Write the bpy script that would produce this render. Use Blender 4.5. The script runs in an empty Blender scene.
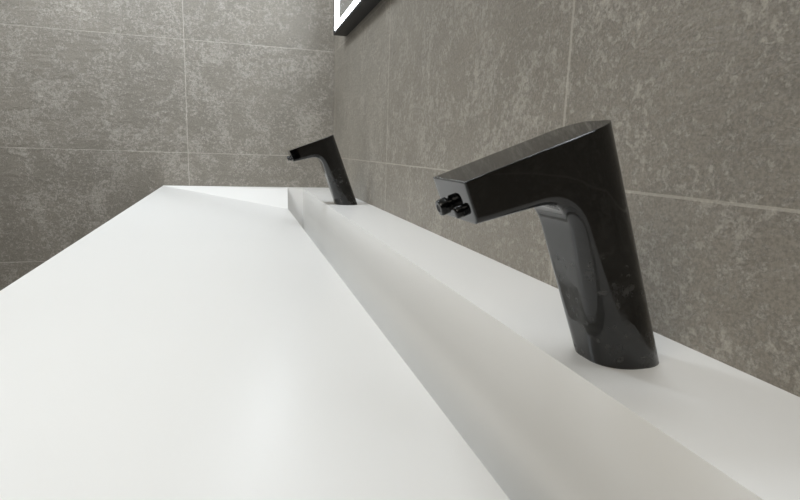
import bpy, bmesh, math, random
from mathutils import Vector, Matrix
C = bpy.context.scene.collection
S = bpy.context.scene
h = 0.115          # camera height above the ledge, the scene's unit
Z0 = 0.85          # height of the ledge above the floor
XW = 2.33*h        # right wall plane
YB = 14.2*h        # back wall plane
YN = -6.0*h        # near end of the basin

# ---------------------------------------------------------------- helpers
def link_mesh(name, bm, mat, parent=None, smooth=None):
    bmesh.ops.recalc_face_normals(bm, faces=bm.faces)
    me = bpy.data.meshes.new(name); bm.to_mesh(me); bm.free()
    if mat: me.materials.append(mat)
    o = bpy.data.objects.new(name, me); C.objects.link(o)
    if parent: o.parent = parent
    if smooth is not None: shade(me, smooth)
    return o
def shade(me, deg):
    bm = bmesh.new(); bm.from_mesh(me)
    for f in bm.faces: f.smooth = True
    for e in bm.edges:
        if len(e.link_faces) == 2:
            e.smooth = e.calc_face_angle(0) < math.radians(deg)
    bm.to_mesh(me); bm.free()
def box(bm, x0, x1, y0, y1, z0, z1):
    v = [bm.verts.new((x, y, z)) for x in (x0, x1) for y in (y0, y1) for z in (z0, z1)]
    for f in ((0,1,3,2),(4,6,7,5),(0,4,5,1),(2,3,7,6),(0,2,6,4),(1,5,7,3)):
        bm.faces.new([v[i] for i in f])
def tag(o, label, cat, group=None):
    o['label'] = label; o['category'] = cat
    if group: o['group'] = group

# ---------------------------------------------------------------- materials
def newmat(name):
    m = bpy.data.materials.new(name); m.use_nodes = True
    nt = m.node_tree; b = nt.nodes['Principled BSDF']
    return m, nt, b
def N(nt, t, **k):
    n = nt.nodes.new(t)
    for a, v in k.items():
        if a in n.inputs: n.inputs[a].default_value = v
        else: setattr(n, a, v)
    return n
def ramp(nt, src, stops):
    r = nt.nodes.new('ShaderNodeValToRGB'); nt.links.new(src, r.inputs[0])
    e = r.color_ramp.elements
    while len(e) < len(stops): e.new(.5)
    for i, (p, c) in enumerate(stops):
        e[i].position = p; e[i].color = (c, c, c, 1) if not isinstance(c, tuple) else (*c, 1)
    return r.outputs[0]
def math2(nt, op, a, b=None, c=None):
    q = nt.nodes.new('ShaderNodeMath'); q.operation = op
    for i, s in enumerate((a, b, c)):
        if s is None: continue
        if isinstance(s, (int, float)): q.inputs[i].default_value = s
        else: nt.links.new(s, q.inputs[i])
    return q.outputs[0]
def tile_mat(name, axis, off, dark, light, vw, vfac=.45):
    m, nt, b = newmat(name); L = nt.links.new
    tc = N(nt, 'ShaderNodeTexCoord'); sp = N(nt, 'ShaderNodeSeparateXYZ'); L(tc.outputs['Object'], sp.inputs[0])
    u = math2(nt, 'DIVIDE', math2(nt, 'SUBTRACT', sp.outputs[axis], off), 5.16*h)
    v = math2(nt, 'DIVIDE', math2(nt, 'SUBTRACT', sp.outputs['Z'], Z0 + .8*h), .3)
    du = math2(nt, 'LESS_THAN', math2(nt, 'PINGPONG', u, .5), vw/(5.16*h))
    dv = math2(nt, 'LESS_THAN', math2(nt, 'PINGPONG', v, .5), .001/.3)
    grout = math2(nt, 'MAXIMUM', math2(nt, 'MULTIPLY', du, vfac), math2(nt, 'MULTIPLY', dv, .42))
    tid = math2(nt, 'ADD', math2(nt, 'MULTIPLY', math2(nt, 'FLOOR', u), 3.7), math2(nt, 'MULTIPLY', math2(nt, 'FLOOR', v), 11.3))
    def noise(scale, detail, rough, dist=0, stretch=None):
        n = N(nt, 'ShaderNodeTexNoise', noise_dimensions='4D'); n.inputs['Scale'].default_value = scale
        n.inputs['Detail'].default_value = detail; n.inputs['Roughness'].default_value = rough; n.inputs['Distortion'].default_value = dist
        src = tc.outputs['Object']
        if stretch:
            mp = N(nt, 'ShaderNodeMapping'); mp.inputs['Scale'].default_value = stretch; L(src, mp.inputs[0]); src = mp.outputs[0]
        L(src, n.inputs['Vector']); L(tid, n.inputs['W']); return n.outputs[0]
    cloud = noise(7, 6, .6, .3)
    crust = noise(165, 8, .76, .2)
    region = noise(13, 9, .80, .5)
    ridge = noise(16, 5, .6, 1.2, (1, 1, 2.2))
    fine = noise(460, 2, .75)
    c1 = ramp(nt, cloud, [(.3, 0.0), (.7, 1.0)])
    base = N(nt, 'ShaderNodeMix', data_type='RGBA'); base.inputs[6].default_value = (*dark, 1); base.inputs[7].default_value = tuple(d*1.22 for d in dark) + (1,)
    L(c1, base.inputs[0])
    ad = math2(nt, 'MULTIPLY', math2(nt, 'MULTIPLY_ADD', region, .75, crust), .5714)
    f1 = ramp(nt, ad, [(.502, 0.0), (.54, .65), (.62, 1.0)])
    m2 = N(nt, 'ShaderNodeMix', data_type='RGBA'); m2.inputs[7].default_value = (*light, 1)
    L(base.outputs[2], m2.inputs[6]); L(math2(nt, 'MULTIPLY', f1, .54), m2.inputs[0])
    f2 = ramp(nt, fine, [(.38, .60), (.60, 1.0)])
    m3 = N(nt, 'ShaderNodeMix', data_type='RGBA', blend_type='MULTIPLY'); m3.inputs[0].default_value = .75
    L(m2.outputs[2], m3.inputs[6]); L(f2, m3.inputs[7])
    m5 = N(nt, 'ShaderNodeMix', data_type='RGBA'); m5.inputs[7].default_value = (*light, 1)
    L(grout, m5.inputs[0]); L(m3.outputs[2], m5.inputs[6])
    L(m5.outputs[2], b.inputs['Base Color'])
    b.inputs['Roughness'].default_value = .36
    hh = math2(nt, 'SUBTRACT', math2(nt, 'MULTIPLY_ADD', f1, .5, crust), grout)
    hh = math2(nt, 'MULTIPLY_ADD', ridge, 3.5, hh)
    bp = N(nt, 'ShaderNodeBump'); bp.inputs['Strength'].default_value = .7; bp.inputs['Distance'].default_value = .0011
    L(hh, bp.inputs['Height']); L(bp.outputs[0], b.inputs['Normal'])
    return m
m_back = tile_mat('tile_back', 'X', -1.21*h, (.225,.205,.174), (.56,.52,.46), .0012)
m_right = tile_mat('tile_right', 'Y', 8.8*h, (.25,.225,.188), (.60,.555,.48), .0017, .42)
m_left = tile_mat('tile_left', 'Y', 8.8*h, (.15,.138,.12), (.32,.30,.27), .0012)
m_floor = tile_mat('tile_floor', 'Y', 0, (.17,.16,.14), (.34,.33,.30), .0013)
m_front = tile_mat('tile_front', 'X', 0, (.04,.038,.034), (.09,.085,.08), .0013)

m_white, nt, b = newmat('solid_surface_white')
n = N(nt, 'ShaderNodeTexNoise'); n.inputs['Scale'].default_value = 3; n.inputs['Detail'].default_value = 2
tc = N(nt, 'ShaderNodeTexCoord'); nt.links.new(tc.outputs['Object'], n.inputs['Vector'])
nt.links.new(ramp(nt, n.outputs[0], [(.3, (.775,.763,.738)), (.7, (.79,.778,.753))]), b.inputs['Base Color'])
b.inputs['Roughness'].default_value = .28

m_black, nt, b = newmat('gloss_black')
tc = N(nt, 'ShaderNodeTexCoord'); sp = N(nt, 'ShaderNodeSeparateXYZ'); nt.links.new(tc.outputs['Object'], sp.inputs[0])
n = N(nt, 'ShaderNodeTexNoise'); n.inputs['Scale'].default_value = 40; n.inputs['Detail'].default_value = 6; n.inputs['Roughness'].default_value = .7
nt.links.new(tc.outputs['Object'], n.inputs['Vector'])
vo = N(nt, 'ShaderNodeTexVoronoi'); vo.inputs['Scale'].default_value = 170; vo.inputs['Randomness'].default_value = 1
dist = N(nt, 'ShaderNodeTexNoise'); dist.inputs['Scale'].default_value = 300
vm = N(nt, 'ShaderNodeVectorMath', operation='MULTIPLY_ADD'); vm.inputs[1].default_value = (.005,)*3
nt.links.new(tc.outputs['Object'], dist.inputs['Vector']); nt.links.new(dist.outputs['Color'], vm.inputs[0]); nt.links.new(tc.outputs['Object'], vm.inputs[2])
nt.links.new(vm.outputs[0], vo.inputs['Vector'])
spot = ramp(nt, vo.outputs['Distance'], [(.20, 1.0), (.42, 0.0)])
low = ramp(nt, math2(nt, 'DIVIDE', sp.outputs['Z'], h), [(.4, 1.0), (.75, 0.0)])
patch = ramp(nt, n.outputs[0], [(.42, 0.0), (.54, 1.0)])
sm = math2(nt, 'MULTIPLY', math2(nt, 'MULTIPLY', spot, patch), low)
smear = math2(nt, 'MULTIPLY', ramp(nt, n.outputs[0], [(.44, 0.0), (.62, 1.0)]), low)
nt.links.new(math2(nt, 'ADD', math2(nt, 'MULTIPLY_ADD', smear, .28, .04), math2(nt, 'MULTIPLY', sm, .2)), b.inputs['Roughness'])
mx = N(nt, 'ShaderNodeMix', data_type='RGBA'); mx.inputs[6].default_value = (.001,.001,.0012,1); mx.inputs[7].default_value = (.03,.029,.027,1)
nt.links.new(math2(nt, 'MAXIMUM', sm, math2(nt, 'MULTIPLY', smear, .3)), mx.inputs[0]); nt.links.new(mx.outputs[2], b.inputs['Base Color'])
b.inputs['IOR'].default_value = 1.58
bv = N(nt, 'ShaderNodeBevel', samples=6); bv.inputs['Radius'].default_value = .0018
nt.links.new(bv.outputs[0], b.inputs['Normal'])

def plain(name, col, rough, metal=0, emit=None, es=0):
    m, nt, b = newmat(name)
    n = N(nt, 'ShaderNodeTexNoise'); n.inputs['Scale'].default_value = 80
    nt.links.new(ramp(nt, n.outputs[0], [(.3, tuple(c*.92 for c in col)), (.7, col)]), b.inputs['Base Color'])
    b.inputs['Roughness'].default_value = rough; b.inputs['Metallic'].default_value = metal
    if emit: b.inputs['Emission Color'].default_value = (*emit, 1); b.inputs['Emission Strength'].default_value = es
    return m
m_dark = plain('nozzle_black', (.002,.002,.002), .2)
m_dark.node_tree.nodes['Principled BSDF'].inputs['IOR'].default_value = 1.38
m_hole = plain('nozzle_mouth', (.002,.002,.002), .6)
m_frame = plain('mirror_frame_black', (.006,.006,.007), .5)
m_mirror = plain('mirror_silver', (.80,.82,.84), .12, 1.0)
m_led = plain('led_diffuser', (.9,.9,.9), .4, 0, (.86,.93,1.0), 16)
m_ceil = plain('ceiling_paint', (.76,.76,.75), .8)

# ---------------------------------------------------------------- setting
def slab(name, *a, mat):
    bm = bmesh.new(); box(bm, *a); o = link_mesh(name, bm, mat); o['kind'] = 'structure'; return o
slab('wall_back', -2.2, XW+.1, YB, YB+.1, 0, 2.6, mat=m_back)
slab('wall_right', XW, XW+.1, -1.6, YB, 0, 2.6, mat=m_right)
slab('wall_left', -2.3, -2.2, -1.6, YB+.1, 0, 2.6, mat=m_left)
slab('wall_front', -2.3, XW+.1, -1.7, -1.6, 0, 2.6, mat=m_front)
slab('ceiling', -2.3, XW+.1, -1.7, YB+.1, 2.6, 2.7, mat=m_ceil)
slab('floor', -2.3, XW+.1, -1.7, YB+.1, -.1, 0, mat=m_floor)

# ---------------------------------------------------------------- basin
def xl(Y): return (-1.30 - .0350*Y)*h if Y > 0 else -1.30*h      # outer edge, slightly out of square
xe = 1.50*h                                                       # edge of the ledge
zc = -.41*h; xc = 1.05*h; zs = -1.05*h; xj = 1.12*h
bm = bmesh.new()
def P(x, y, z): return bm.verts.new((x, y, Z0+z))
yb = YB
A0 = P(xl(-6), YN, 0); A1 = P(xl(14.2), yb, 0)                    # outer corners
E0 = P(xe, -5.5*h, 0); E1 = P(xe, 13.8*h, 0)
K0 = P(xc, -4.6*h, zc); K1 = P(xc, 12.8*h, zc)
J0 = P(xj, -5.5*h, 0); J1 = P(xj, 13.8*h, 0)                      # slot corners at rim level
W0 = P(XW, YN, 0); W1 = P(XW, yb, 0)
sE0 = P(xe, -5.5*h, zs); sE1 = P(xe, 13.8*h, zs); sJ0 = P(xj, -5.5*h, zs); sJ1 = P(xj, 13.8*h, zs)
sK0 = P(xc, -4.6*h, zs); sK1 = P(xc, 12.8*h, zs)
F = bm.faces.new
F((A0, K0, K1, A1))            # long gentle slope
F((A1, K1, J1)); F((A0, J0, K0))
F((E0, E1, sE1, sE0)); F((K0, K1, sK1, sK0)); F((K1, J1, sJ1, sK1)); F((J1, E1, sE1, sJ1))
F((J0, K0, sK0, sJ0)); F((E0, J0, sJ0, sE0)); F((sE0, sE1, sJ1, sK1, sK0, sJ0))
F((A1, J1, E1, W1)); F((A0, W0, E0, J0)); F((W0, W1, E1, E0))
d = -.16
B = [P(xl(-6), YN, d), P(xl(14.2), yb, d), P(XW, yb, d), P(XW, YN, d)]
F((A0, A1, B[1], B[0])); F((A1, W1, B[2], B[1])); F((W1, W0, B[3], B[2])); F((W0, A0, B[0], B[3])); F(B)
basin = link_mesh('washbasin', bm, m_white)
tag(basin, 'long white solid surface trough washbasin with sloping bowl and rear tap ledge', 'washbasin')

# ---------------------------------------------------------------- taps
hw = .19
def tap_body_mesh():
    # side profile, units of h, x away from the base centre, z above the ledge
    sl = .34
    inner = []
    def fl(z): return Vector((-.19 - sl*z, z))
    for i in range(14): inner.append(fl(-.3 + i*(.3+.66)/13))
    p0 = fl(.66); cpt = Vector((-.468, .818)); p1 = Vector((-.62, .782))
    for i in range(1, 12):
        t = i/12; inner.append((1-t)**2*p0 + 2*t*(1-t)*cpt + t*t*p1)
    tip = Vector((-.91, .71))
    for i in range(7): inner.append(p1.lerp(tip, i/6))
    outer = [Vector((-.98, .885))]
    top = Vector((-.235, 1.178)); bot = Vector((.195+.3*.366, -.3))
    for i in range(1, 8): outer.append(outer[0].lerp(top + (outer[0]-top)*.02, i/7))
    for i in range(0, 10): outer.append((top + (bot-top)*.012).lerp(bot, i/9))
    n = len(inner)
    nor = []
    for i in range(n):
        t = (inner[min(n-1, i+1)] - inner[max(0, i-1)]).normalized()
        nor.append(Vector((t.y, -t.x)))               # into the body
    if nor[0].x < 0: nor = [-v for v in nor]
    L = [0]
    for i in range(1, n): L.append(L[-1] + (inner[i]-inner[i-1]).length)
    R = []
    for i in range(n):
        s = L[i]/L[-1]; R.append(.17*(1-s)**1.3 + .028)
    R = [min(r, .185) for r in R]
    M = 56; bm = bmesh.new(); rows = []
    for j in range(M+1):
        y = hw*math.sin(-math.pi/2 + math.pi*j/M); row = []
        for i in range(n):
            r = R[i]; q = abs(y) - (hw-r); dd = 0
            if q > 0: dd = r - math.sqrt(max(0, r*r - q*q))
            p = inner[i] + nor[i]*dd
            row.append(bm.verts.new((p.x*h, y*h, p.y*h)))
        for p in outer: row.append(bm.verts.new((p.x*h, y*h, p.y*h)))
        rows.append(row)
    k = len(rows[0])
    for j in range(M):
        for i in range(k):
            bm.faces.new((rows[j][i], rows[j][(i+1) % k], rows[j+1][(i+1) % k], rows[j+1][i]))
    bm.faces.new(rows[0]); bm.faces.new(rows[-1])
    o1 = link_mesh('p1', bm, m_black)
    # plan shape, extruded along the leaning column axis, back rounded
    bm = bmesh.new(); pts = []
    w = hw*.9985
    m_ = 48; sp = .366; rb = .18; ex = 2.3
    for i in range(m_+1):
        a = -math.pi/2 + math.pi*i/m_
        c, s = max(0, math.cos(a)), math.sin(a)
        pts.append((.195-rb + rb*c**(2/ex), math.copysign(abs(s)**(2/ex), s)*w))
    pts += [(-2.0, w), (-2.0, -w)]
    H = 1.7
    lo = [bm.verts.new((x*h, y*h, 0)) for x, y in pts]; hi = [bm.verts.new(((x-sp*H)*h, y*h, H*h)) for x, y in pts]
    nn = len(pts)
    for i in range(nn): bm.faces.new((lo[i], lo[(i+1) % nn], hi[(i+1) % nn], hi[i]))
    bm.faces.new(lo); bm.faces.new(hi)
    o2 = link_mesh('p2', bm, m_black)
    md = o1.modifiers.new('b', 'BOOLEAN'); md.operation = 'INTERSECT'; md.object = o2; md.solver = 'EXACT'
    dg = bpy.context.evaluated_depsgraph_get(); dg.update()
    me = bpy.data.meshes.new_from_object(o1.evaluated_get(dg))
    bpy.data.objects.remove(o1); bpy.data.objects.remove(o2)
    bm = bmesh.new(); bm.from_mesh(me); bmesh.ops.remove_doubles(bm, verts=bm.verts, dist=1e-6); bm.to_mesh(me); bm.free()
    shade(me, 28); me.name = 'tap_body'
    return me
def tube_bm(p, d, prof, seg=28):
    """solid of revolution about direction d; prof = (distance, radius)"""
    bm = bmesh.new(); q = d.to_track_quat('Z', 'Y').to_matrix(); rings = []
    for t, r in prof:
        rings.append([bm.verts.new(p + q @ Vector((r*math.cos(2*math.pi*i/seg), r*math.sin(2*math.pi*i/seg), t))) for i in range(seg)])
    for a, b_ in zip(rings, rings[1:]):
        for i in range(seg): bm.faces.new((a[i], a[(i+1) % seg], b_[(i+1) % seg], b_[i]))
    bm.faces.new(rings[0]); bm.faces.new(rings[-1]); return bm
G = 'black sensor taps on the basin ledge'
tap = bpy.data.objects.new('basin_tap', None); C.objects.link(tap); tap.empty_display_size = .02
bme = tap_body_mesh(); bme.materials.clear(); bme.materials.append(m_black)
bo = bpy.data.objects.new('tap_body', bme); C.objects.link(bo); bo.parent = tap
ax = Vector((-.93, 0, -.37)).normalized()
def fp(t, y):   # point on the tip face, t from top to bottom
    return Vector(((-.98+.07*t)*h, y*h, (.885-.175*t)*h))
p = fp(.66, .08) - ax*.01*h
noz = link_mesh('nozzle', tube_bm(p, ax, [(0,.030*h),(.018*h,.030*h),(.021*h,.039*h),(.056*h,.039*h),(.064*h,.034*h),(.066*h,.018*h),(.062*h,.017*h)]), m_dark, tap, 40)
link_mesh('nozzle_mouth', tube_bm(p, ax, [(.061*h,.0175*h),(.064*h,.017*h)]), m_hole, noz, 40)
p = fp(.74, -.06) - ax*.01*h
sen = link_mesh('sensor', tube_bm(p, ax, [(0,.027*h),(.038*h,.027*h),(.044*h,.023*h),(.047*h,.014*h)]), m_dark, tap, 40)
def copy_tree(o, parent=None):
    c = o.copy(); C.objects.link(c); c.parent = parent
    for ch in list(o.children): copy_tree(ch, c)
    return c
far = copy_tree(tap)
tap.location = (1.85*h, 2.23*h, Z0); far.location = (1.88*h, 9.96*h, Z0); far.scale = (1.08, 1.18, 1.07)
tag(tap, 'large gloss black angular tap in the foreground, water spots on its leaning column', 'tap', G)
tag(far, 'small black angular tap further along the ledge, near the corner below the lit mirror', 'tap', G)

# ---------------------------------------------------------------- lit mirror
x0 = 2.04*h; y1 = 12.6*h; y0 = 0.5*h; zb = Z0 + 3.49*h; zt = zb + .75
mir = bpy.data.objects.new('lit_mirror', None); C.objects.link(mir); mir.location = (XW, (y0+y1)/2, zb)
def rel(bm):
    bmesh.ops.translate(bm, vec=-mir.location, verts=bm.verts); return bm
bm = bmesh.new(); t = .006
box(bm, x0, XW, y0, y1, zb, zb+t); box(bm, x0, XW, y0, y1, zt-t, zt); box(bm, x0, XW, y0, y0+t, zb+t, zt-t); box(bm, x0, XW, y1-t, y1, zb+t, zt-t)
link_mesh('frame', rel(bm), m_frame, mir)
bm = bmesh.new(); box(bm, x0+.003, XW-.002, y0+t, y1-t, zb+t, zt-t); link_mesh('mirror_glass', rel(bm), m_mirror, mir)
bm = bmesh.new(); s = .012; o_ = t+.004
xa, xb = x0+.0015, x0+.0035
box(bm, xa, xb, y0+o_, y1-o_, zb+o_, zb+o_+s); box(bm, xa, xb, y0+o_, y1-o_, zt-o_-s, zt-o_)
box(bm, xa, xb, y0+o_, y0+o_+.04, zb+o_+s, zt-o_-s); box(bm, xa, xb, y1-o_-.045, y1-o_, zb+o_+s, zt-o_-s)
link_mesh('light_strip', rel(bm), m_led, mir)
tag(mir, 'black framed wall mirror with white light strips, cut off by the top edge', 'mirror')

# ---------------------------------------------------------------- light
def area(name, loc, tgt, sx, sy, power, col):
    l = bpy.data.lights.new(name, 'AREA'); l.shape = 'RECTANGLE'; l.size = sx; l.size_y = sy; l.energy = power; l.color = col
    o = bpy.data.objects.new(name, l); C.objects.link(o); o.location = loc
    o.rotation_euler = (Vector(tgt)-Vector(loc)).to_track_quat('-Z', 'Y').to_euler(); return o
area('ceiling_lamp', (-.02, .55, 2.56), (0, .65, .85), .3, 1.2, 13.5, (.93, .97, 1))
area('corner_glow_fill', (-.5, 1.05, 1.85), (.26, 1.5, 1.2), .35, .2, 8, (.84, .92, 1))  # added light, no fitting here; strengthens the mirror's cool glow in the corner
area('left_warm_fill', (-1.5, -.7, 2.2), (.2, .9, .9), 1.1, 1.1, 20, (1, .94, .83))  # added warm fill from the left, lightens the slot face; not a fixture
w = bpy.data.worlds.new('world'); S.world = w; w.use_nodes = True
bg = w.node_tree.nodes['Background']; bg.inputs[0].default_value = (.86, .84, .80, 1); bg.inputs[1].default_value = .2

# ---------------------------------------------------------------- camera
cam = bpy.data.cameras.new('camera'); co = bpy.data.objects.new('camera', cam); C.objects.link(co)
Rv = Vector((.9597, -.2794, .0332)); Fv = Vector((.2807, .9429, -.1795)).normalized()
Rv = (Rv - Fv*Rv.dot(Fv)).normalized(); Uv = Rv.cross(Fv)
Mx = Matrix((( Rv.x, Uv.x, -Fv.x, 0), (Rv.y, Uv.y, -Fv.y, 0), (Rv.z, Uv.z, -Fv.z, Z0+h), (0, 0, 0, 1)))
co.matrix_world = Mx
cam.sensor_width = 36; cam.lens = 540/800*36; cam.clip_start = .01
S.camera = co
S.view_settings.view_transform = 'Standard'
